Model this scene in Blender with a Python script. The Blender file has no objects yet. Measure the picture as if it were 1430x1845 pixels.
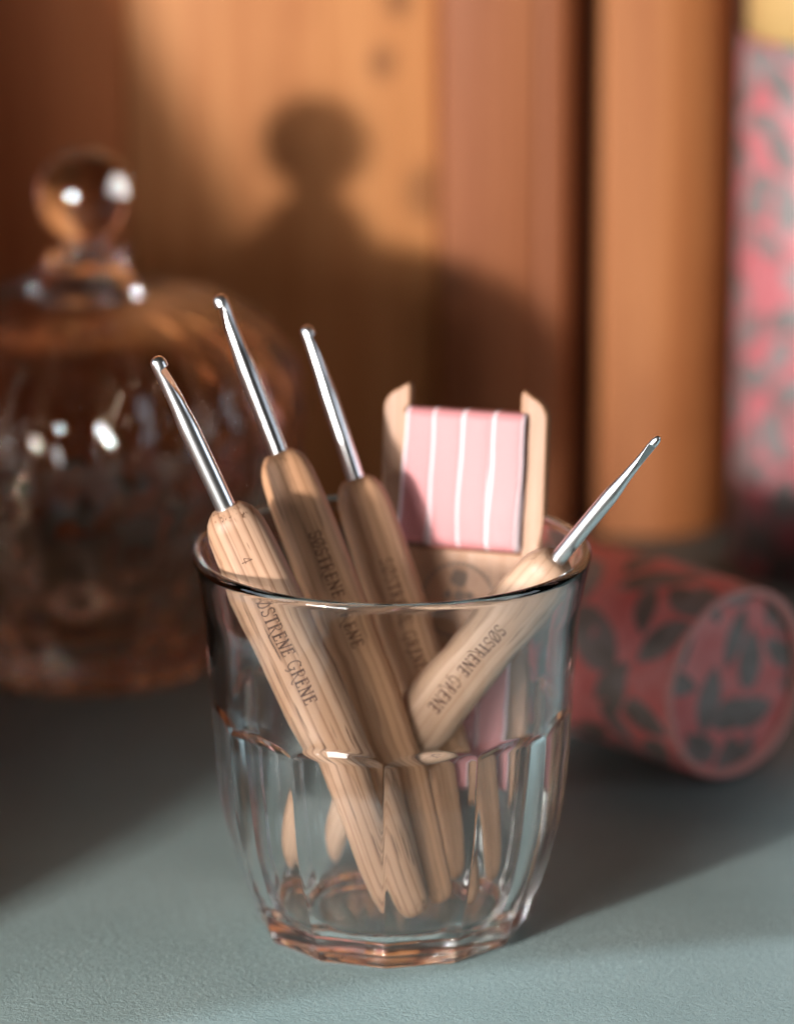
import bpy, bmesh, math, random
from mathutils import Vector, Matrix
R = math.radians
random.seed(7)
S = bpy.context.scene
COL = S.collection

# ------------------------------------------------------------------ camera
cam_d = bpy.data.cameras.new("camera")
cam = bpy.data.objects.new("camera", cam_d)
COL.objects.link(cam)
cam.location = (0.0, -1.0, 0.3832)
cam.rotation_euler = (R(90 - 16.1227), 0, R(-0.0656))
cam_d.sensor_fit = 'VERTICAL'
cam_d.sensor_height = 36
cam_d.lens = 170.37
cam_d.clip_start = 0.01
cam_d.clip_end = 50
cam_d.dof.use_dof = True
cam_d.dof.focus_distance = 1.014
cam_d.dof.aperture_fstop = 6.8
cam_d.dof.aperture_blades = 0
S.camera = cam

# ------------------------------------------------------------------ world, lamps, exposure
W = bpy.data.worlds.new("World")
S.world = W
W.use_nodes = True
W.node_tree.nodes["Background"].inputs[0].default_value = (1.0, 0.72, 0.50, 1)
W.node_tree.nodes["Background"].inputs[1].default_value = 0.007

def area(name, loc, target, sx, sy, power, color):
    d = bpy.data.lights.new(name, 'AREA')
    d.shape = 'RECTANGLE'
    d.size, d.size_y, d.energy, d.color = sx, sy, power, color
    o = bpy.data.objects.new(name, d)
    COL.objects.link(o)
    o.location = loc
    o.rotation_euler = (Vector(target) - Vector(loc)).to_track_quat('-Z', 'Y').to_euler()
    return o

area("key_lamp", (-0.482, -0.636, 0.201), (0, 0.10, 0.07), 0.05, 0.05, 11.6, (1.0, 0.965, 0.925))
area("key_window", (-0.540, -0.735, 0.205), (0, 0.10, 0.07), 0.38, 0.28, 7.8, (1.0, 0.965, 0.925))
area("left_window", (-1.20, -0.30, 0.40), (0, 0, 0.05), 0.80, 0.55, 4.0, (0.76, 0.87, 1.0))
area("right_window", (1.15, -0.25, 0.36), (0.05, 0.0, 0.07), 0.55, 0.45, 2.0, (0.80, 0.89, 1.0))
def spot(name, loc, target, angle, power, color, blend=0.05, soft=0.008):
    d = bpy.data.lights.new(name, 'SPOT')
    d.energy, d.color, d.spot_size, d.spot_blend, d.shadow_soft_size = power, color, R(angle), blend, soft
    o = bpy.data.objects.new(name, d)
    COL.objects.link(o)
    o.location = loc
    o.rotation_euler = (Vector(target) - Vector(loc)).to_track_quat('-Z', 'Y').to_euler()
    return o
spot("front_spot", (0.12, -0.25, 1.20), (0.16, -0.42, 0.0), 39.6, 38, (0.84, 0.93, 1.0), 0.02, 0.006)
spot("right_fill_spot", (0.45, -0.10, 0.85), (0.255, 0.020, 0.0), 22, 95, (0.80, 0.90, 1.0), 1.0, 0.03)  # added lamp; brightens off-frame table for the glass to refract
spot("left_fill_spot", (-0.34, -0.30, 0.80), (-0.160, 0.015, 0.0), 7.5, 150, (0.76, 0.87, 1.0), 0.9, 0.008)  # added lamp; its pool on the table gives the glass a pale streak

S.view_settings.view_transform = 'Standard'
S.view_settings.look = 'None'
S.view_settings.exposure = 0.08
S.view_settings.gamma = 1
S.cycles.use_guiding = True
S.cycles.use_surface_guiding = True
S.cycles.guiding_training_samples = 96
S.cycles.use_denoising = True
S.cycles.denoiser = 'OPENIMAGEDENOISE'
S.cycles.use_adaptive_sampling = False
S.cycles.max_bounces = 24
S.cycles.transmission_bounces = 24
S.cycles.glossy_bounces = 12
S.cycles.diffuse_bounces = 5
S.cycles.transparent_max_bounces = 16
S.cycles.caustics_reflective = True
S.cycles.caustics_refractive = True
S.cycles.blur_glossy = 0.6
S.cycles.sample_clamp_indirect = 0.0

# ------------------------------------------------------------------ helpers
def obj(name, bm, mat, parent=None, smooth=True, loc=None):
    me = bpy.data.meshes.new(name)
    bmesh.ops.recalc_face_normals(bm, faces=bm.faces[:])
    bm.to_mesh(me)
    bm.free()
    if smooth:
        for p in me.polygons:
            p.use_smooth = True
    o = bpy.data.objects.new(name, me)
    COL.objects.link(o)
    if mat is not None:
        me.materials.append(mat)
    if parent is not None:
        o.parent = parent
    if loc is not None:
        o.location = loc
    return o

def thing(name, label, cat, loc=(0, 0, 0), group=None):
    o = bpy.data.objects.new(name, None)
    o.empty_display_size = 0.01
    COL.objects.link(o)
    o.location = loc
    o['label'] = label
    o['category'] = cat
    if group:
        o['group'] = group
    return o

def rings(bm, rows, close_ends=True, wrap=True):
    """rows: list of lists of points (same length) -> quads between rows."""
    vs = [[bm.verts.new(p) for p in row] for row in rows]
    n = len(vs[0])
    for a, b in zip(vs, vs[1:]):
        for i in range(n if wrap else n - 1):
            j = (i + 1) % n
            bm.faces.new((a[i], a[j], b[j], b[i]))
    if close_ends:
        for row, flip in ((vs[0], True), (vs[-1], False)):
            c = bm.verts.new(sum((v.co for v in row), Vector()) / n)
            for i in range(n):
                j = (i + 1) % n
                bm.faces.new((c, row[j], row[i]) if flip else (c, row[i], row[j]))
    return vs

def catmull(pts, k):
    out = []
    n = len(pts)
    for i in range(n - 1):
        p0 = pts[max(i - 1, 0)]; p1 = pts[i]; p2 = pts[i + 1]; p3 = pts[min(i + 2, n - 1)]
        for j in range(k):
            t = j / k
            out.append(tuple(0.5 * (2 * b + (c - a) * t + (2 * a - 5 * b + 4 * c - d) * t * t + (3 * b - a - 3 * c + d) * t ** 3)
                             for a, b, c, d in zip(p0, p1, p2, p3)))
    out.append(tuple(pts[-1]))
    return out

def interp(tab, x):
    if x <= tab[0][0]:
        return tab[0][1]
    for (a, ya), (b, yb) in zip(tab, tab[1:]):
        if x <= b:
            t = (x - a) / (b - a)
            return ya + (yb - ya) * t
    return tab[-1][1]

def sstep(a, b, x):
    t = min(1, max(0, (x - a) / (b - a)))
    return t * t * (3 - 2 * t)

def box(bm, x0, x1, y0, y1, z0, z1, bev=0.0, seg=2):
    r = bmesh.ops.create_cube(bm, size=1)
    vs = r['verts']
    for v in vs:
        v.co = Vector(((x0 + x1) / 2 + v.co.x * (x1 - x0), (y0 + y1) / 2 + v.co.y * (y1 - y0), (z0 + z1) / 2 + v.co.z * (z1 - z0)))
    if bev > 0:
        es = list({e for v in vs for e in v.link_edges})
        bmesh.ops.bevel(bm, geom=es, offset=bev, segments=seg, profile=0.5, affect='EDGES')

# ------------------------------------------------------------------ materials
class NT:
    def __init__(s, name):
        s.m = bpy.data.materials.new(name)
        s.m.use_nodes = True
        s.t = s.m.node_tree
        s.n = s.t.nodes
        s.b = s.n["Principled BSDF"]
    def node(s, typ, **kw):
        n = s.n.new(typ)
        for k, v in kw.items():
            if k.startswith('in_'):
                key = k[3:]
                key = int(key) if key.isdigit() else key.replace('_', ' ')
                s.put(n.inputs[key], v)
            else:
                setattr(n, k, v)
        return n
    def put(s, sock, v):
        if isinstance(v, bpy.types.NodeSocket):
            s.t.links.new(v, sock)
        else:
            sock.default_value = v
    def math(s, op, a, b=0.0, c=None):
        n = s.node('ShaderNodeMath', operation=op)
        s.put(n.inputs[0], a); s.put(n.inputs[1], b)
        if c is not None:
            s.put(n.inputs[2], c)
        return n.outputs[0]
    def mix(s, f, a, b, blend='MIX'):
        n = s.node('ShaderNodeMix', data_type='RGBA', blend_type=blend)
        s.put(n.inputs[0], f)
        s.put(n.inputs[6], a if isinstance(a, bpy.types.NodeSocket) else (*a, 1))
        s.put(n.inputs[7], b if isinstance(b, bpy.types.NodeSocket) else (*b, 1))
        return n.outputs[2]
    def ramp(s, v, lo, hi, a=0.0, b=1.0):
        n = s.node('ShaderNodeMapRange', interpolation_type='SMOOTHSTEP')
        for i, x in enumerate((v, lo, hi, a, b)):
            s.put(n.inputs[i], x)
        return n.outputs[0]
    def mapping(s, v, scale, loc=(0, 0, 0)):
        n = s.node('ShaderNodeMapping')
        s.put(n.inputs[0], v)
        s.put(n.inputs[1], loc)
        n.inputs[3].default_value = scale
        return n.outputs[0]
    def noise(s, v, scale=1.0, detail=3.0, rough=0.55, dist=0.0):
        n = s.node('ShaderNodeTexNoise')
        s.put(n.inputs['Vector'], v)
        n.inputs['Scale'].default_value = scale
        n.inputs['Detail'].default_value = detail
        n.inputs['Roughness'].default_value = rough
        n.inputs['Distortion'].default_value = dist
        return n.outputs[0]
    def bump(s, h, strength, dist):
        n = s.node('ShaderNodeBump')
        n.inputs['Strength'].default_value = strength
        n.inputs['Distance'].default_value = dist
        s.put(n.inputs['Height'], h)
        s.put(s.b.inputs['Normal'], n.outputs[0])
    def color(s, c):
        s.put(s.b.inputs['Base Color'], c if isinstance(c, bpy.types.NodeSocket) else (*c, 1))
    def rough(s, v):
        s.put(s.b.inputs['Roughness'], v)

def obj_coord(t, per_object=True):
    tc = t.node('ShaderNodeTexCoord').outputs['Object']
    if not per_object:
        return tc
    oi = t.node('ShaderNodeObjectInfo').outputs['Random']
    off = t.node('ShaderNodeCombineXYZ')
    t.put(off.inputs[0], t.math('MULTIPLY', oi, 3.1))
    t.put(off.inputs[1], t.math('MULTIPLY', oi, 7.7))
    t.put(off.inputs[2], t.math('MULTIPLY', oi, 1.3))
    a = t.node('ShaderNodeVectorMath', operation='ADD')
    t.put(a.inputs[0], tc); t.put(a.inputs[1], off.outputs[0])
    return a.outputs[0]

def wood_handle(name, light, dark, streak, contrast=1.0):
    t = NT(name)
    co = obj_coord(t)
    broad = t.noise(t.mapping(co, (160, 160, 7)), 1, 3, 0.5, 0.6)
    fine = t.noise(t.mapping(co, (900, 900, 16)), 1, 4, 0.6, 0.3)
    pore = t.noise(t.mapping(co, (1500, 1500, 55)), 1, 2, 0.5)
    wv = t.node('ShaderNodeTexWave', wave_type='BANDS', bands_direction='X', wave_profile='SAW')
    t.put(wv.inputs['Vector'], t.mapping(co, (1, 0.55, 0.045)))
    wv.inputs['Scale'].default_value = 150
    wv.inputs['Distortion'].default_value = 3.2
    wv.inputs['Detail'].default_value = 2.0
    wv.inputs['Detail Scale'].default_value = 0.9
    c = t.mix(t.ramp(broad, 0.33, 0.68), light, dark)
    c = t.mix(t.math('MULTIPLY', t.ramp(wv.outputs['Fac'], 0.55, 1.0), 0.5 * contrast), c, streak)
    c = t.mix(t.math('MULTIPLY', t.ramp(fine, 0.52, 0.72), 0.45 * contrast), c, streak)
    c = t.mix(t.math('MULTIPLY', t.ramp(pore, 0.61, 0.70), 0.7 * contrast), c, tuple(v * 0.5 for v in streak))
    t.color(c)
    t.rough(t.ramp(fine, 0.2, 0.8, 0.42, 0.58))
    t.b.inputs['Specular IOR Level'].default_value = 0.4
    t.bump(fine, 0.25, 0.0002)
    return t.m

def wall_wood(name, light, dark, streak, knots=()):
    t = NT(name)
    co = obj_coord(t, False)
    warp = t.noise(t.mapping(co, (30, 30, 6)), 1, 2)
    broad = t.noise(t.mapping(co, (70, 70, 3.5)), 1, 3, 0.5, 0.8)
    fine = t.noise(t.mapping(co, (420, 420, 9)), 1, 4, 0.6, 0.5)
    blot = t.noise(t.mapping(co, (26, 26, 14)), 1, 3)
    c = t.mix(t.ramp(broad, 0.3, 0.7), light, dark)
    c = t.mix(t.math('MULTIPLY', t.ramp(fine, 0.5, 0.75), 0.55), c, streak)
    c = t.mix(t.math('MULTIPLY', t.ramp(blot, 0.52, 0.72), 0.4), c, streak)
    for (kx, kz, kr) in knots:
        d = t.node('ShaderNodeVectorMath', operation='DISTANCE')
        t.put(d.inputs[0], t.mapping(co, (1, 0, 0.8)))
        d.inputs[1].default_value = (kx, 0, kz * 0.8)
        dd = t.math('ADD', d.outputs['Value'], t.math('MULTIPLY', t.math('SUBTRACT', warp, 0.5), kr * 0.6))
        c = t.mix(t.ramp(dd, kr * 0.45, kr * 1.25, 0.55, 0.0), c, (0.14, 0.05, 0.016))
    t.color(c)
    t.rough(t.ramp(fine, 0.2, 0.8, 0.55, 0.72))
    t.bump(fine, 0.3, 0.0006)
    return t.m

def leaf_paper(name, pink_a, pink_b, leaf_a, leaf_b):
    """printed paper: small almond leaves scattered on pink (flat print)."""
    t = NT(name)
    uv = t.node('ShaderNodeTexCoord').outputs['UV']
    ws = t.noise(t.mapping(uv, (160, 160, 160)), 1, 2)
    masks = []
    for (sc, off, seedrot, ln, wd) in ((1 / 0.0158, (0.0, 0.0, 0.0), 0.0, 0.56, 0.26), (1 / 0.0158, (0.41, 0.63, 0.0), 2.0, 0.52, 0.20)):
        p = t.mapping(uv, (sc, sc, sc), off)
        v = t.node('ShaderNodeTexVoronoi', voronoi_dimensions='2D', feature='F1')
        t.put(v.inputs['Vector'], p)
        v.inputs['Scale'].default_value = 1.0
        v.inputs['Randomness'].default_value = 0.75
        d = t.node('ShaderNodeVectorMath', operation='SUBTRACT')
        t.put(d.inputs[0], p); t.put(d.inputs[1], v.outputs['Position'])
        col = t.node('ShaderNodeSeparateColor')
        t.put(col.inputs[0], v.outputs['Color'])
        rot = t.node('ShaderNodeVectorRotate', rotation_type='Z_AXIS')
        t.put(rot.inputs['Vector'], d.outputs[0])
        t.put(rot.inputs['Angle'], t.math('ADD', t.math('MULTIPLY', col.outputs[0], 3.6), seedrot))
        s = t.node('ShaderNodeSeparateXYZ')
        t.put(s.inputs[0], rot.outputs[0])
        x = t.math('DIVIDE', s.outputs[0], ln)
        edge = t.math('MULTIPLY', t.math('SUBTRACT', 1.0, t.math('MULTIPLY', x, x)), wd)
        masks.append(t.ramp(t.math('SUBTRACT', edge, t.math('ABSOLUTE', s.outputs[1])), -0.01, 0.03))
    m = t.math('MAXIMUM', masks[0], masks[1])
    tone = t.noise(t.mapping(uv, (90, 90, 90)), 1, 2)
    leaf = t.mix(t.ramp(tone, 0.35, 0.65), leaf_a, leaf_b)
    pink = t.mix(t.ramp(ws, 0.3, 0.7), pink_a, pink_b)
    t.color(t.mix(m, pink, leaf))
    t.rough(0.5)
    return t.m

def plain(name, col, rough=0.5, metal=0.0):
    t = NT(name)
    t.color(col)
    t.rough(rough)
    t.b.inputs['Metallic'].default_value = metal
    return t.m

def glass_mat(name, col, ior=1.5, wav=0.0):
    t = NT(name)
    t.color(col)
    t.rough(0.0)
    t.b.inputs['Transmission Weight'].default_value = 1.0
    t.b.inputs['IOR'].default_value = ior
    if wav > 0:
        co = t.node('ShaderNodeTexCoord').outputs['Object']
        t.bump(t.noise(t.mapping(co, (90, 90, 60)), 1, 1), wav, 0.001)
    return t.m

def burn_mat(name, dark, pale):
    t = NT(name)
    co = t.node('ShaderNodeTexCoord').outputs['Object']
    n = t.noise(t.mapping(co, (1100, 1100, 420)), 1, 3, 0.6)
    t.color(t.mix(t.ramp(n, 0.48, 0.78), dark, pale))
    t.rough(0.75)
    return t.m

def table_mat():
    t = NT("painted_board")
    co = t.node('ShaderNodeTexCoord').outputs['Object']
    big = t.noise(t.mapping(co, (14, 18, 14)), 1, 3)
    n1 = t.noise(t.mapping(co, (620, 900, 620)), 1, 5, 0.65, 0.8)
    n2 = t.noise(t.mapping(co, (1300, 1500, 1300)), 1, 2, 0.5)
    v = t.node('ShaderNodeTexVoronoi', feature='DISTANCE_TO_EDGE')
    t.put(v.inputs['Vector'], t.mapping(co, (330, 700, 330)))
    cr = t.ramp(v.outputs['Distance'], 0.0, 0.10)
    spot = t.ramp(t.noise(t.mapping(co, (160, 160, 160)), 1, 2), 0.70, 0.78)
    c = t.mix(t.ramp(big, 0.3, 0.7), (0.190, 0.265, 0.262), (0.232, 0.310, 0.308))
    c = t.mix(t.math('MULTIPLY', t.ramp(n1, 0.62, 0.75), 0.25), c, (0.17, 0.195, 0.195))
    c = t.mix(t.math('MULTIPLY', spot, 0.3), c, (0.42, 0.45, 0.44))
    t.color(c)
    t.rough(t.ramp(n1, 0.3, 0.7, 0.42, 0.6))
    h = t.math('ADD', t.math('MULTIPLY', n1, 0.8), t.math('MULTIPLY', n2, 0.25))
    h = t.math('ADD', h, t.math('MULTIPLY', cr, 0.12))
    t.bump(h, 1.0, 0.0009)
    return t.m

M = {
    'glass': glass_mat("clear_glass", (0.985, 0.995, 0.99), 1.5, 0.06),
    'jar': glass_mat("jar_bowl_glass", (0.84, 0.73, 0.64), 1.5, 0.10),  # brown tint stands in for dark surroundings seen through clear glass
    'jarlid': glass_mat("jar_lid_glass", (0.97, 0.955, 0.94), 1.5, 0.10),
    'steel': plain("brushed_aluminium", (0.88, 0.88, 0.89), 0.28, 1.0),
    'burn': burn_mat("burnt_print", (0.055, 0.017, 0.008), (0.17, 0.075, 0.038)),
    'burn2': burn_mat("faint_burnt_print", (0.125, 0.050, 0.022), (0.27, 0.13, 0.066)),
    'h1': wood_handle("oak_handle_wood", (0.430, 0.270, 0.180), (0.340, 0.195, 0.118), (0.150, 0.060, 0.026), 1.3),
    'h2': wood_handle("beech_handle_wood", (0.500, 0.268, 0.148), (0.395, 0.195, 0.098), (0.180, 0.075, 0.030), 0.8),
    'h3': wood_handle("birch_handle_wood", (0.530, 0.295, 0.170), (0.435, 0.225, 0.118), (0.200, 0.085, 0.038), 0.7),
    'h4': wood_handle("maple_handle_wood", (0.470, 0.315, 0.225), (0.385, 0.240, 0.158), (0.230, 0.115, 0.060), 0.75),
    'card': wood_handle("thin_plywood", (0.360, 0.192, 0.108), (0.310, 0.155, 0.082), (0.280, 0.130, 0.060), 0.5),
    'stamp': plain("grey_stamp_ink", (0.16, 0.105, 0.075), 0.7),
    'paper': leaf_paper("coral_leaf_paper", (0.74, 0.165, 0.155), (0.80, 0.26, 0.24), (0.18, 0.142, 0.120), (0.29, 0.235, 0.215)),  # brightened to make up for the shade on the lying tube
    'paper2': leaf_paper("lit_tube_leaf_paper", (0.47, 0.115, 0.135), (0.53, 0.180, 0.200), (0.15, 0.13, 0.125), (0.25, 0.22, 0.22)),  # same print on the upright tube; its different light is put into the tint
    'rim': plain("pink_paper_edge", (0.76, 0.33, 0.29), 0.6),
    'kraft': plain("ochre_card", (0.56, 0.36, 0.14), 0.6),
    'pineA': wall_wood("red_stained_pine", (0.60, 0.195, 0.060), (0.48, 0.135, 0.038), (0.33, 0.085, 0.022)),
    'pineB': wall_wood("amber_pine", (0.56, 0.235, 0.080), (0.45, 0.165, 0.048), (0.33, 0.098, 0.022),
                       ((-0.0025, 0.1345, 0.0045), (0.0100, 0.0985, 0.0075), (0.002, 0.152, 0.005))),
    'pineC': wall_wood("reddish_stile_pine", (0.38, 0.135, 0.050), (0.29, 0.090, 0.030), (0.19, 0.054, 0.017), ((0.0155, 0.0745, 0.005),)),
    'pineE': wall_wood("orange_pine", (0.44, 0.168, 0.054), (0.35, 0.115, 0.033), (0.25, 0.070, 0.017)),
    'dark': plain("dark_backing", (0.06, 0.022, 0.009), 0.7),
    'table': table_mat(),
}

def ribbon_mat():
    t = NT("pink_satin_ribbon")
    uv = t.node('ShaderNodeTexCoord').outputs['UV']
    s = t.node('ShaderNodeSeparateXYZ')
    t.put(s.inputs[0], uv)
    d = t.math('ABSOLUTE', t.math('SUBTRACT', s.outputs[0], 0.5))
    edge = t.ramp(d, 0.37, 0.45)
    weave = t.noise(t.mapping(uv, (30, 900, 1)), 1, 2)
    c = t.mix(t.ramp(weave, 0.3, 0.7), (0.50, 0.200, 0.208), (0.54, 0.235, 0.24))
    t.color(t.mix(t.math('MULTIPLY', edge, 0.85), c, (0.72, 0.60, 0.62)))
    t.rough(0.55)
    t.b.inputs['Specular IOR Level'].default_value = 0.25
    return t.m
M['ribbon'] = ribbon_mat()

# ------------------------------------------------------------------ the setting: table, cabinet back, added shadow board
bm = bmesh.new()
box(bm, -0.80, 0.80, -0.105, 0.340, -0.03, 0.0, 0.003)
o = obj("tabletop", bm, M['table'])
o['kind'] = 'structure'

WY = 0.301
wall = thing("cabinet_back", "old varnished pine cabinet back with vertical boards behind the glass jar", "wooden wall", (0, WY, 0))
def plank(x0, x1, mat, proud=0.0, bev=0.0012):
    b = bmesh.new()
    box(b, x0 + 0.0002, x1 - 0.0002, -proud, 0.012, 0.0003, 0.46, bev)
    return obj("plank", b, M[mat], wall)
plank(-0.40, -0.29, 'pineB'); plank(-0.29, -0.175, 'pineA')
plank(-0.175, -0.0724, 'pineA')
plank(-0.0724, 0.0129, 'pineB')
b = bmesh.new()
box(b, 0.0131, 0.0403, -0.004, 0.012, 0.0003, 0.46, 0.0015)
obj("stile", b, M['pineC'], wall)
b = bmesh.new()                                        # rounded moulding along the stile
prof = [(0.0405, 0.012), (0.0405, -0.0022), (0.0425, -0.0030), (0.0455, -0.0026), (0.0485, -0.0005), (0.0503, 0.0035), (0.0510, 0.012)]
rings(b, [[(x, y, z) for x, y in prof] for z in (0.0003, 0.46)])
obj("moulding", b, M['pineC'], wall, smooth=False)
b = bmesh.new()                                        # rounded post beside the stile
prof = [(0.0573, 0.034), (0.0573, 0.0010)] + [(0.0582, -0.0006), (0.0594, -0.0012)] + [(0.0720 + 0.0228 * math.sin(R(a)), 0.0190 - 0.0206 * math.cos(R(a))) for a in range(0, 91, 5)] + [(0.0948, 0.034)]
rings(b, [[(x, y, z) for x, y in prof] for z in (0.0003, 0.46)])
obj("rounded_post", b, M['pineE'], wall, smooth=False)
plank(0.1060, 0.19, 'pineA'); plank(0.19, 0.28, 'pineE'); plank(0.28, 0.40, 'pineB')
b = bmesh.new()
box(b, -0.40, 0.0571, 0.0123, 0.020, 0.0003, 0.46)
box(b, 0.0950, 0.40, 0.0123, 0.020, 0.0003, 0.46)
obj("backing_board", b, M['dark'], wall)

b = bmesh.new()                                        # added unseen board left of frame, outlined to cast the diagonal shadow
outl = catmull([(-0.097, 0.0003), (-0.098, 0.020), (-0.0975, 0.040), (-0.090, 0.054), (-0.0595, 0.0776), (-0.028, 0.0875), (0.0153, 0.0980), (0.048, 0.1085), (0.072, 0.1240), (0.093, 0.1395), (0.113, 0.156), (0.128, 0.178), (0.160, 0.215), (0.23, 0.245), (0.307, 0.25)], 5)
poly = [(-0.636 + (y + 0.636) * 0.95, max(0.0003, 0.201 + (z - 0.201) * 0.95)) for y, z in outl] + [(0.307, 0.0003)]
va = [b.verts.new((-0.1666, y, z)) for y, z in poly]
vb = [b.verts.new((-0.184, y, z)) for y, z in poly]
b.faces.new(va); b.faces.new(vb[::-1])
for i in range(len(poly)):
    j = (i + 1) % len(poly)
    b.faces.new((va[i], vb[i], vb[j], va[j]))
o = obj("shadow_board", b, M['pineA'], smooth=False)
o['kind'] = 'structure'

# ------------------------------------------------------------------ faceted tumbler
RV = [(0.0, 0.0280), (0.0006, 0.0290), (0.0020, 0.0297), (0.0060, 0.0306), (0.0068, 0.0307), (0.0076, 0.0314), (0.0085, 0.0319), (0.0144, 0.0340), (0.0208, 0.0357), (0.0271, 0.0371),
      (0.0335, 0.0380), (0.0462, 0.0389), (0.0530, 0.0391), (0.0590, 0.0396), (0.0717, 0.0406), (0.0780, 0.0415), (0.0830, 0.0425), (0.0850, 0.0430)]
RV = [p[:2] for p in RV]
RI = [(0.0058, 0.0), (0.0058, 0.012), (0.0059, 0.020), (0.0064, 0.0246), (0.0078, 0.0271), (0.0110, 0.0292), (0.0160, 0.0311), (0.0220, 0.0325), (0.0300, 0.0338), (0.0380, 0.0348), (0.0470, 0.0357), (0.0560, 0.0364),
      (0.0680, 0.0376), (0.0760, 0.0388), (0.0820, 0.0400), (0.0850, 0.0408)]
N = 12
TH0 = R(-90 - 2.5)
C15 = math.cos(math.pi / N)
def facet_phi(th):
    return ((th - TH0) % (2 * math.pi / N)) - math.pi / N
def r_out(th, z):
    rv = interp(RVs, z)
    phi = facet_phi(th)
    a = rv * C15
    # facets lean outward at their tops and run out into the round upper body
    a += 0.0022 * sstep(0.0492, 0.0545, z)
    u = phi / (math.pi / N)
    rf = a / math.cos(phi) - 0.00025 * (1 - u * u)
    # soft minimum keeps a slightly rounded shoulder and ridge
    k = 0.00022
    h = max(k - abs(rv - rf), 0) / k
    return min(rv, rf) - h * h * k * 0.25
cr = catmull([(z, r) for z, r in RV], 6)
RVs = [(z, r) for z, r in cr]
def glass_mesh():
    b = bmesh.new()
    ths = []
    for f in range(N):
        for u in (0.0, 0.012, 0.03, 0.06, 0.12, 0.2, 0.3, 0.4, 0.5, 0.6, 0.7, 0.8, 0.88, 0.94, 0.97, 0.988):
            ths.append(TH0 + (f + u) * 2 * math.pi / N)
    zs = [0.0004, 0.0008, 0.0014, 0.002, 0.003, 0.0045, 0.0058, 0.0063, 0.0068, 0.0072, 0.0076, 0.008, 0.0085]
    z = 0.0095
    while z < 0.0480:
        zs.append(z); z += 0.0016
    z = 0.0485
    while z < 0.0560:
        zs.append(z); z += 0.0003
    z = 0.0568
    while z < 0.0848:
        zs.append(z); z += 0.0012
    rows = []
    # underside: shallow dished foot
    for rr, zz in ((0.004, 0.0021), (0.012, 0.0020), (0.020, 0.0016), (0.0245, 0.0010), (0.0262, 0.0004), (0.0272, 0.0002)):
        rows.append([(rr * math.cos(t), rr * math.sin(t), zz) for t in ths])
    for zz in zs:
        rows.append([(r_out(t, zz) * math.cos(t), r_out(t, zz) * math.sin(t), zz) for t in ths])
    # rounded rim
    rc, zc = (0.0430 + 0.0408) / 2, 0.0850
    w, hh = (0.0430 - 0.0408) / 2, 0.0015
    for k in range(0, 13):
        an = math.pi * k / 12
        rr = rc + w * math.cos(an)
        rows.append([(rr * math.cos(t), rr * math.sin(t), zc + hh * math.sin(an)) for t in ths])
    inner = [p for p in catmull(RI, 5) if p[1] > 0.0005][::-1]
    for zz, rr in inner[1:]:
        rows.append([(rr * math.cos(t), rr * math.sin(t), zz) for t in ths])
    rings(b, rows)
    return b
tum = thing("drinking_glass", "clear faceted glass tumbler holding crochet hooks and a ribbon card", "glass")
obj("tumbler", glass_mesh(), M['glass'], tum)

# ------------------------------------------------------------------ lettering for the handles
def arc(cx, cy, rx, ry, a0, a1, n=14):
    return [(cx + rx * math.cos(R(a0 + (a1 - a0) * i / n)), cy + ry * math.sin(R(a0 + (a1 - a0) * i / n))) for i in range(n + 1)]
TK, TN = 0.19, 0.105
def glyph(ch):
    """strokes (points, width) in a unit-high box and the advance width."""
    if ch == 'S':
        top = arc(0.30, 0.745, 0.225, 0.225, 35, 255, 16)
        bot = arc(0.30, 0.265, 0.245, 0.245, 75, -150, 16)
        return [(top + bot, 0.10), ([(0.49, 0.99), (0.49, 0.78)], TN), ([(0.07, 0.02), (0.07, 0.24)], TN)], 0.66
    if ch == 'Ø':
        return [(arc(0.38, 0.5, 0.33, 0.49, 0, 360, 28), 0.10), ([(0.08, -0.07), (0.70, 1.07)], TN)], 0.84
    if ch == 'T':
        return [([(0.36, 0), (0.36, 0.97)], TK), ([(0.02, 0.97), (0.70, 0.97)], TN), ([(0.03, 0.98), (0.03, 0.76)], TN), ([(0.69, 0.98), (0.69, 0.76)], TN), ([(0.22, 0.02), (0.50, 0.02)], TN)], 0.76
    if ch == 'R':
        return [([(0.16, 0), (0.16, 1)], TK), ([(0.02, 0.98), (0.18, 0.98)] + arc(0.36, 0.74, 0.22, 0.24, 90, -90, 12) + [(0.16, 0.5)], 0.075),
                ([(0.30, 0.5), (0.45, 0.26), (0.60, 0.02), (0.74, -0.17), (0.90, -0.26), (1.0, -0.20)], 0.10), ([(0.03, 0.02), (0.29, 0.02)], TN)], 0.78
    if ch == 'E':
        return [([(0.16, 0), (0.16, 1)], TK), ([(0.02, 0.97), (0.55, 0.97), (0.55, 0.80)], TN), ([(0.16, 0.52), (0.44, 0.52)], TN), ([(0.44, 0.62), (0.44, 0.42)], TN), ([(0.02, 0.03), (0.58, 0.03), (0.58, 0.22)], TN)], 0.70
    if ch == 'N':
        return [([(0.14, 0), (0.14, 1)], TN), ([(0.10, 0.98), (0.66, 0.0)], TK), ([(0.66, 0.0), (0.66, 1.0)], TN), ([(0.0, 0.98), (0.16, 0.98)], TN), ([(0.02, 0.02), (0.26, 0.02)], TN), ([(0.54, 0.98), (0.78, 0.98)], TN)], 0.86
    if ch == 'G':
        return [(arc(0.42, 0.5, 0.36, 0.49, 48, 318, 22), 0.10), ([(0.68, 0.84), (0.70, 0.98)], TN), ([(0.70, 0.40), (0.70, -0.10), (0.60, -0.24), (0.46, -0.25)], 0.09), ([(0.54, 0.40), (0.82, 0.40)], TN)], 0.90
    if ch == '4':
        return [([(0.46, 0), (0.46, 1.0)], 0.11), ([(0.46, 1.0), (0.04, 0.32)], 0.07), ([(0.04, 0.32), (0.66, 0.32)], 0.08)], 0.70
    return [], 0.42

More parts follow.
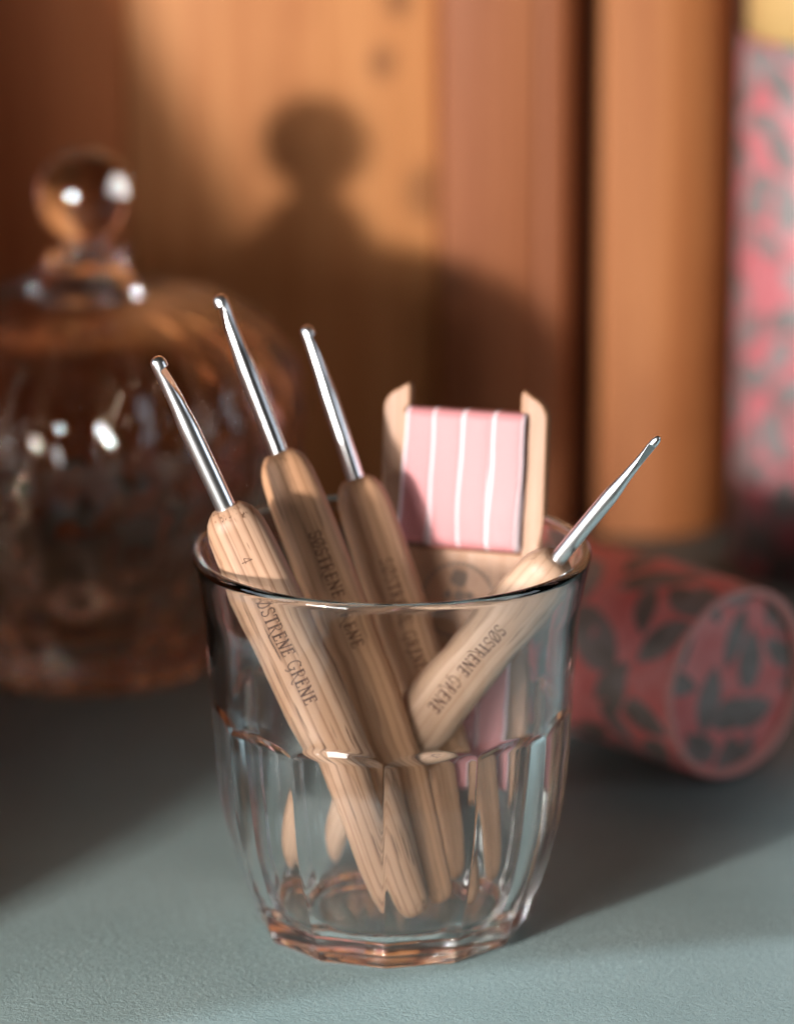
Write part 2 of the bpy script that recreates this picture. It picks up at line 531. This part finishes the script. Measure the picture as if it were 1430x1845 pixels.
def densify(pts, step):
    out = [pts[0]]
    for a, b_ in zip(pts, pts[1:]):
        d = math.dist(a, b_)
        n = max(1, int(math.ceil(d / step)))
        for i in range(1, n + 1):
            out.append((a[0] + (b_[0] - a[0]) * i / n, a[1] + (b_[1] - a[1]) * i / n))
    return out

def text_mesh(b, text, h, s0, surf, squeeze=0.86):
    """surf(s, x) -> local point; s runs from the collar to the butt."""
    pen = 0.0
    for ch in text:
        strokes, adv = glyph(ch)
        for pts, wd in strokes:
            pts = densify(pts, 0.12)
            L, Rr = [], []
            for i, p in enumerate(pts):
                a = pts[max(0, i - 1)]; c = pts[min(len(pts) - 1, i + 1)]
                dx, dy = c[0] - a[0], c[1] - a[1]
                ln = math.hypot(dx, dy) or 1
                nx, ny = -dy / ln * wd / 2, dx / ln * wd / 2
                for lst, sg in ((L, 1), (Rr, -1)):
                    gx, gy = pen + (p[0] + sg * nx) * squeeze, p[1] + sg * ny
                    lst.append(b.verts.new(surf(s0 + gx * h, (gy - 0.5) * h)))
            for i in range(len(pts) - 1):
                b.faces.new((L[i], L[i + 1], Rr[i + 1], Rr[i]))
        pen += adv * squeeze + 0.05
    return pen * h

# ------------------------------------------------------------------ crochet hooks
NSE = 2.35
def handle_half(s, L, wid):
    """half width of the grip at distance s from the collar."""
    t = [(0.0, 0.46), (0.0008, 0.60), (0.0020, 0.735), (0.0035, 0.83), (0.0055, 0.895), (0.010, 0.945), (0.020, 0.985), (0.030, 1.0), (0.045, 0.985), (0.058, 0.93), (0.070, 0.85), (0.082, 0.775), (L - 0.006, 0.70), (L - 0.003, 0.63), (L - 0.0012, 0.50), (L - 0.0003, 0.32), (L, 0.16)]
    return wid * interp(t, s)
FLAT = 0.80
def sup(a, bb, t, n=NSE):
    c, s_ = math.cos(t), math.sin(t)
    return (a * math.copysign(abs(c) ** (2 / n), c), bb * math.copysign(abs(s_) ** (2 / n), s_))

def make_hook(label, butt, collar, wid, mat, shaft_r, shaft_len, lip_deg, number=None, spin=0.0, taper=1.0):
    butt, collar = Vector(butt), Vector(collar)
    ax = collar - butt
    L = ax.length
    zx = ax.normalized()
    view = Vector((0, -1.0, 0.3832)) - (butt + collar) / 2
    f = (view - zx * view.dot(zx)).normalized()
    f = Matrix.Rotation(R(spin), 3, zx) @ f
    yx = -f
    xx = yx.cross(zx)
    t = thing("crochet_hook", label, "crochet hook", group="wooden handled crochet hooks in the glass")
    t.matrix_world = Matrix.Translation(butt) @ Matrix((xx, yx, zx)).transposed().to_4x4()
    # grip
    b = bmesh.new()
    ss = [0, 0.0004, 0.0008, 0.0014, 0.002, 0.0027, 0.0035, 0.0045, 0.0055, 0.0075]
    s = 0.010
    while s < L - 0.0065:
        ss.append(s); s += 0.004
    ss += [L - 0.006, L - 0.0045, L - 0.003, L - 0.0021, L - 0.0012, L - 0.0007, L - 0.0003, L]
    rows = []
    for s in ss:
        a = handle_half(s, L, wid)
        fl = FLAT + (1 - FLAT) * max(0.0, 1 - s / 0.006)
        rows.append([(*sup(a, a * fl, 2 * math.pi * i / 40), L - s) for i in range(40)])
    rings(b, rows)
    h = obj("handle", b, M[mat], t)
    def surf(s, x):
        a = handle_half(s, L, wid)
        q = max(0.0, 1 - (abs(x) / a) ** NSE) ** (1 / NSE)
        return (x, -(a * FLAT * q) - 0.00006, L - s)
    b = bmesh.new()
    text_mesh(b, "SØSTRENE GRENE", 0.0028, 0.0185, surf)
    obj("lettering", b, M['burn2' if mat in ('h2', 'h3') else 'burn'], h, smooth=False)
    if number:
        b = bmesh.new()
        text_mesh(b, number, 0.0024, 0.0105, surf)
        obj("size_number", b, M['burn'], h, smooth=False)
    # metal shaft with the hook cut into one side of its tip
    b = bmesh.new()
    T = shaft_len
    r0 = shaft_r
    prof = [(-0.004, 1.0), (T * 0.50, 1.0), (T * 0.56, 0.97), (T * 0.66, 0.82), (T * 0.80, 0.76), (T - 0.0050, 0.76), (T - 0.0024, 0.80), (T - 0.0014, 0.78), (T - 0.0008, 0.68), (T - 0.0004, 0.53), (T - 0.0001, 0.30), (T, 0.12)]
    prof = [(z, w_ * (1 - (1 - taper) * sstep(T * 0.45, T * 0.85, z))) for z, w_ in prof]
    zs = [-0.004, 0.0] + [T * k / 24 for k in range(1, 20)]
    z = T * 0.80
    while z < T:
        zs.append(z); z += 0.00015
    zs.append(T)
    la = R(lip_deg)
    rows = []
    for z in zs:
        r = r0 * interp(prof, z)
        row = []
        for i in range(56):
            an = 2 * math.pi * i / 56
            x, y = r * math.cos(an), r * math.sin(an)
            # notch: depth rises slowly up the throat and ends abruptly under the lip
            u = T - z
            lip = 1.15 * r0 + 0.0006
            if u > lip:
                dep = 0.80 * r * max(0.0, 1 - (u - lip) / 0.0070) ** 1.1
            else:
                dep = 0.80 * r * (1 - sstep(0, 0.0004, lip - u))
            q = x * math.cos(la) + y * math.sin(la)
            lim = r - dep
            if q > lim:
                x -= (q - lim) * math.cos(la); y -= (q - lim) * math.sin(la)
            row.append((x, y, L + z))
        rows.append(row)
    rings(b, rows)
    obj("shaft", b, M['steel'], t)
    return t

make_hook("crochet hook stamped with a 4, leaning against the left glass rim", (0.0052, -0.0192, 0.0094), (-0.0351, -0.0121, 0.0986), 0.0071, 'h1', 0.0022, 0.0357, -15, "4", -8)
make_hook("tallest crochet hook, second from the left, its tip bent towards the left", (0.0128, -0.0115, 0.0094), (-0.0244, 0.0112, 0.1043), 0.0064, 'h2', 0.00205, 0.0366, 185, None, 12)
make_hook("blurred crochet hook standing directly left of the ribbon card", (0.0207, 0.0062, 0.0092), (-0.0079, 0.0244, 0.0948), 0.0063, 'h3', 0.0019, 0.0353, 0, None, 8)
make_hook("thin crochet hook leaning right across the front of the ribbon card", (-0.0165, 0.0145, 0.0118), (0.0354, -0.0092, 0.0863), 0.0068, 'h4', 0.00175, 0.0375, -60, None, 0, 0.68)

# ------------------------------------------------------------------ ribbon card
def curve_plate(name, loops, thick, bev, mat, parent):
    cu = bpy.data.curves.new(name, 'CURVE')
    cu.dimensions = '2D'
    cu.fill_mode = 'BOTH'
    cu.extrude = thick / 2 - bev
    cu.bevel_depth = bev
    cu.bevel_resolution = 2
    cu.offset = -bev
    for lp in loops:
        sp = cu.splines.new('POLY')
        sp.points.add(len(lp) - 1)
        for p, (x, y) in zip(sp.points, lp):
            p.co = (x, y, 0, 1)
        sp.use_cyclic_u = True
    tmp = bpy.data.objects.new(name, cu)
    COL.objects.link(tmp)
    dg = bpy.context.evaluated_depsgraph_get()
    me = bpy.data.meshes.new_from_object(tmp.evaluated_get(dg))
    bpy.data.objects.remove(tmp)
    me.materials.clear()
    me.materials.append(M[mat])
    me.transform(Matrix.Rotation(R(90), 4, 'X'))       # plate stands in local XZ
    o = bpy.data.objects.new(name, me)
    COL.objects.link(o)
    o.parent = parent
    return o

HW, HT = 0.0190, 0.0950                                # half width, height
PT = 0.0062
PR = 0.0051                                            # prong width
def corner(cx, cz, r, a0, a1, n=8):
    return [(cx + r * math.cos(R(a0 + (a1 - a0) * i / n)), cz + r * math.sin(R(a0 + (a1 - a0) * i / n))) for i in range(n + 1)]
bar_top, bar_lo = HT - 0.0065, HT - 0.0345
card = thing("ribbon_card", "wooden thread card wound with pink ribbon at the back of the glass", "ribbon card")
low_top, low_bot = 0.0335, 0.0065
outer = (corner(HW - 0.0050, HT - 0.0062, 0.0050, 0, 70) + [(HW - PT + 0.0006, HT), (HW - PT, HT - 0.0010), (HW - PT, HT - 0.0048), (HW - PR, bar_top + 0.0004), (HW - PR, bar_top), (-HW + PR, bar_top), (-HW + PR, bar_top + 0.0004), (-HW + PT, HT - 0.0048), (-HW + PT, HT - 0.0010), (-HW + PT - 0.0006, HT)]
         + corner(-HW + 0.0050, HT - 0.0062, 0.0050, 110, 180)
         + corner(-HW + 0.0050, 0.0062, 0.0050, 180, 250) + [(-HW + PR - 0.0006, 0), (-HW + PR, 0.001), (-HW + PR, low_bot), (HW - PR, low_bot), (HW - PR, 0.001), (HW - PR + 0.0006, 0)]
         + corner(HW - 0.0050, 0.0062, 0.0050, 290, 360))
slot = lambda z: [(-HW + PR, z - 0.002), (-HW + PR, z), (HW - PR, z), (HW - PR, z - 0.002)]
curve_plate("card_body", [outer, slot(bar_lo), slot(low_top + 0.002)], 0.0030, 0.0005, 'card', card)

def ribbon(parent, x0, x1, z0, z1, lift, lean, seed):
    """one flat turn of ribbon round the crossbar: a thin closed band."""
    rnd = random.Random(seed)
    b = bmesh.new()
    uvl = b.loops.layers.uv.new("UVMap")
    def loop(th, n=10):
        hy, cz, hz, rr = 0.0018 + lift + th, (z0 + z1) / 2, (z1 - z0) / 2 + 0.0006 + lift * 0.5 + th, 0.0023
        pts = []
        for (sx, sz, a) in ((-1, -1, 180), (-1, 1, 90), (1, 1, 0), (1, -1, -90)):
            for i in range(n):
                an = R(a + (90 if (sx, sz) in ((-1, -1),) else 90) * (i / (n - 1)) * (-1 if False else 1))
                pts.append((sx * (hy - rr) + rr * math.cos(R(a) + math.pi / 2 * 0), cz, 0))
        pts = []
        for k, (sy, sz) in enumerate(((1, 1), (-1, 1), (-1, -1), (1, -1))):
            for i in range(n):
                an = R(90 * k + 90 * i / (n - 1))
                pts.append((sy * (hy - rr) + rr * math.cos(an), cz + sz * (hz - rr) + rr * math.sin(an)))
            # long flat sides get a few in-between points
            nk = ((1, 1), (-1, 1), (-1, -1), (1, -1))[(k + 1) % 4]
            e = R(90 * (k + 1))
            p0 = pts[-1]
            p1 = (nk[0] * (hy - rr) + rr * math.cos(e), cz + nk[1] * (hz - rr) + rr * math.sin(e))
            for j in range(1, 6):
                q = j / 6
                pts.append((p0[0] + (p1[0] - p0[0]) * q, p0[1] + (p1[1] - p0[1]) * q))
        return pts
    outer_l, inner_l = loop(0.00022), loop(0.0)
    nx = 6
    w = x1 - x0
    grid = []
    for side, lp in ((0, outer_l), (1, inner_l)):
        cols = []
        for i in range(nx + 1):
            u = i / nx
            if side:
                u = 1 - u
            col = []
            for (y, z) in lp:
                bulge = 0.00030 * (1 - (2 * u - 1) ** 2)
                tt = (z - z0) / (z1 - z0)
                xx = x0 + w * u + lean * (tt - 0.5) + 0.00035 * math.sin(3.0 * tt + seed * 1.7) + 0.00015 * math.sin(9 * tt + seed)
                yy = y + math.copysign(bulge, y) * (1 if side == 0 else 0.6) + rnd.uniform(-1, 1) * 0.00003
                col.append((b.verts.new((xx, yy, z)), u))
            cols.append(col)
        grid += cols
    m = len(outer_l)
    for a, c in zip(grid, grid[1:] + grid[:1]):
        for i in range(m):
            j = (i + 1) % m
            f = b.faces.new((a[i][0], a[j][0], c[j][0], c[i][0]))
            for lpz, (uu, vv) in zip(f.loops, ((a[i][1], i / m), (a[j][1], (i + 1) / m), (c[j][1], (i + 1) / m), (c[i][1], i / m))):
                lpz[uvl].uv = (uu, vv)
    return obj("ribbon_turn", b, M['ribbon'], parent)
xs = (-0.0141, -0.0071, -0.0002, 0.0067)
for lay in range(3):                                   # turns underneath show as stacked edges
    ribbon(card, 0.0068 - 0.0004 * lay, 0.01405 - 0.0001 * lay, bar_lo, bar_top, 0.0002 + 0.0005 * lay, 0.0, 40 + lay)
for k, x in enumerate(xs):
    ribbon(card, x, x + 0.0073, bar_lo, bar_top, 0.0008 + 0.00022 * k, 0.0016 - 0.0004 * k, k)
for k, x in enumerate(xs):
    ribbon(card, x, x + 0.0073, low_bot, low_top, 0.0016 + 0.0002 * k, 0.0010, 10 + k)
# printed round stamp on the middle of the card
b = bmesh.new()
sz = 0.0472
def flat(pts):
    vs = [b.verts.new((x, -0.00156, z)) for x, z in pts]
    b.faces.new(vs)
for k in range(46):
    if k % 23 in (0, 1):
        continue
    a0, a1 = R(k * 360 / 46), R((k + 0.62) * 360 / 46)
    flat([(0.0088 * math.cos(a0), sz + 0.0088 * math.sin(a0)), (0.0088 * math.cos(a1), sz + 0.0088 * math.sin(a1)), (0.0079 * math.cos(a1), sz + 0.0079 * math.sin(a1)), (0.0079 * math.cos(a0), sz + 0.0079 * math.sin(a0))])
for (cx, cz, rr) in ((0.0, 0.0050, 0.0019), (0.0002, 0.0010, 0.0013), (-0.0026, 0.0012, 0.0009), (0.0026, 0.0012, 0.0009)):
    flat([(cx + rr * math.cos(R(40 * i)) * (1 + 0.25 * (i % 2)), sz + cz + rr * math.sin(R(40 * i)) * (1 + 0.25 * (i % 2))) for i in range(9)])
obj("round_stamp", b, M['stamp'], card, smooth=False)
# card placement: axis from low centre to top centre, right side nearer the camera
top_c = Vector((0.0168, 0.0350, 0.1130))
low_dir = Vector((-0.0030, -0.0135, -0.0950)).normalized()
zx = -low_dir
xx = Vector((0.945, -0.33, 0.0)); xx = (xx - zx * xx.dot(zx)).normalized()
yx = zx.cross(xx)
card.matrix_world = Matrix.Translation(top_c + low_dir * HT) @ Matrix((xx, yx, zx)).transposed().to_4x4()

# ------------------------------------------------------------------ lidded glass jar
def lathe_mesh(path, n, mod, split):
    b = bmesh.new()
    rows = []
    for k, (r, z) in enumerate(path):
        mod = flute if k < split else flute_in
        rows.append([((r + mod(2 * math.pi * i / n, r, z)) * math.cos(2 * math.pi * i / n), (r + mod(2 * math.pi * i / n, r, z)) * math.sin(2 * math.pi * i / n), z) for i in range(n)])
    rings(b, rows)
    return b
NL = 22
def flute(th, r, z):
    """outward lobes with a shallow stepped cut; r and z follow the profile."""
    if r < 0.016:
        return 0.0
    env = sstep(0.016, 0.032, r)
    lobe = abs(math.sin(NL * (th + 0.05) / 2)) ** 0.8 - 0.6
    cut = 0.25 * math.sin(z * 2 * math.pi / 0.0125 + (math.pi if int(NL * th / (2 * math.pi)) % 2 else 0)) * abs(math.sin(NL * th / 2))
    return 0.0024 * env * (lobe + cut)
def flute_in(th, r, z):
    return 0.25 * flute(th, r, z)
jar = thing("candy_jar", "round fluted glass jar with a ball knob lid, blurred behind the hooks", "glass jar", (-0.0768, 0.187, 0.0002))
body_out = catmull([(0.001, 0.003), (0.018, 0.0026), (0.0245, 0.0006), (0.0285, 0.0), (0.0305, 0.0014), (0.0310, 0.0045), (0.0328, 0.0095), (0.0372, 0.0185), (0.0430, 0.0285), (0.0488, 0.0400), (0.0528, 0.0525), (0.0545, 0.0640), (0.0540, 0.0730), (0.0510, 0.0815), (0.0455, 0.0885), (0.0370, 0.0935), (0.0270, 0.0962), (0.0190, 0.0972), (0.0150, 0.0976)], 4)
body_in = catmull([(0.0132, 0.0974), (0.0122, 0.0960), (0.0150, 0.0945), (0.0230, 0.0930), (0.0330, 0.0902), (0.0412, 0.0855), (0.0465, 0.0790), (0.0495, 0.0715), (0.0500, 0.0640), (0.0484, 0.0530), (0.0446, 0.0415), (0.0390, 0.0310), (0.0330, 0.0220), (0.0280, 0.0150), (0.0210, 0.0110), (0.001, 0.0100)], 4)
obj("jar_body", lathe_mesh(body_out + body_in, 308, flute, len(body_out)), M['jar'], jar)
kz, kr = 0.1226, 0.0120
knob = [(kr * math.sin(R(a)) + 0.00005, kz + kr * math.cos(R(a))) for a in range(1, 152, 6)]
lid = knob + catmull([(0.0056, 0.1100), (0.0060, 0.1090), (0.0080, 0.1082), (0.0098, 0.1060), (0.0114, 0.1030), (0.0130, 0.0998), (0.0146, 0.0984), (0.0150, 0.0980), (0.0130, 0.09785), (0.0112, 0.0980), (0.0098, 0.1005), (0.0080, 0.1035), (0.0050, 0.1050), (0.0005, 0.1054)], 4)
obj("lid", lathe_mesh(lid, 96, flute, len(lid)), M['jarlid'], jar)

# ------------------------------------------------------------------ patterned paper tubes
def tube_body(radius, length, wall_t, recess, n=72):
    """open ended wrapped tube along +Z, inner recess at the top end; uv in metres."""
    b = bmesh.new()
    uvl = b.loops.layers.uv.new("UVMap")
    prof = [(radius - 0.0006, 0.0), (radius, 0.0006), (radius, length * 0.5), (radius, length - 0.0006), (radius - 0.0005, length)]
    rows = [[b.verts.new((r * math.cos(2 * math.pi * i / n), r * math.sin(2 * math.pi * i / n), z)) for i in range(n)] for r, z in prof]
    for k in range(len(prof) - 1):
        for i in range(n):
            j = (i + 1) % n
            f = b.faces.new((rows[k][i], rows[k][j], rows[k + 1][j], rows[k + 1][i]))
            us = (i, i + 1, i + 1, i); vs = (prof[k][1], prof[k][1], prof[k + 1][1], prof[k + 1][1])
            for lp, u, v in zip(f.loops, us, vs):
                lp[uvl].uv = (u * 2 * math.pi * radius / n, v)
    f = b.faces.new(rows[0][::-1])
    for lp in f.loops:
        lp[uvl].uv = (lp.vert.co.x, lp.vert.co.y)
    return b
def ring_mesh(r1, r0, z0, z1, n=72):
    b = bmesh.new()
    rows = []
    for (r, z) in ((r1, z0), (r1, z1 - 0.0003), (r1 - 0.0003, z1), (r0 + 0.0003, z1), (r0, z1 - 0.0003), (r0, z0)):
        rows.append([(r * math.cos(2 * math.pi * i / n), r * math.sin(2 * math.pi * i / n), z) for i in range(n)])
    vs = rings(b, rows, close_ends=False)
    for i in range(n):
        j = (i + 1) % n
        b.faces.new((vs[-1][i], vs[-1][j], vs[0][j], vs[0][i]))
    return b
def disc_mesh(r, z, off=(0, 0), n=72, thick=0.0012):
    b = bmesh.new()
    uvl = b.loops.layers.uv.new("UVMap")
    top = [b.verts.new((r * math.cos(2 * math.pi * i / n), r * math.sin(2 * math.pi * i / n), z)) for i in range(n)]
    bot = [b.verts.new((v.co.x, v.co.y, z - thick)) for v in top]
    b.faces.new(top); b.faces.new(bot[::-1])
    for i in range(n):
        j = (i + 1) % n
        b.faces.new((top[i], bot[i], bot[j], top[j]))
    for f in b.faces:
        for lp in f.loops:
            lp[uvl].uv = (lp.vert.co.x + off[0], lp.vert.co.y + off[1])
    return b
TR = 0.0237
lying = thing("paper_tube", "paper tube printed with dark leaves on pink, lying on its side on the table", "paper tube", group="pink leaf printed paper tubes")
obj("body", tube_body(TR, 0.088, 0.001, 0.003), M['paper'], lying)
obj("rim", ring_mesh(TR - 0.0004, TR - 0.0021, 0.080, 0.0888), M['rim'], lying)
obj("end_disc", disc_mesh(TR - 0.0022, 0.0862, (0.031, 0.017)), M['paper'], lying, smooth=False)
ax = Vector((0.67, -0.742, 0)).normalized()
up = Vector((0, 0, 1))
sd = up.cross(ax)
lying.matrix_world = Matrix.Translation(Vector((0.0822, 0.0955, TR + 0.0003)) - ax * 0.0888) @ Matrix((sd, up, ax)).transposed().to_4x4() @ Matrix.Rotation(R(25), 4, 'Z')
stand = thing("paper_tube", "upright paper tube printed with leaves on pink, standing at the right edge", "paper tube", (0.1168, 0.2745, 0.0002), group="pink leaf printed paper tubes")
obj("body", tube_body(0.0240, 0.1475, 0.001, 0.003), M['paper2'], stand)
b = bmesh.new()
rows = [[(r * math.cos(2 * math.pi * i / 64), r * math.sin(2 * math.pi * i / 64), z) for i in range(64)] for r, z in ((0.0222, 0.1405), (0.0222, 0.1780), (0.0218, 0.1786), (0.0100, 0.1787))]
rings(b, rows)
obj("lid", b, M['kraft'], stand)
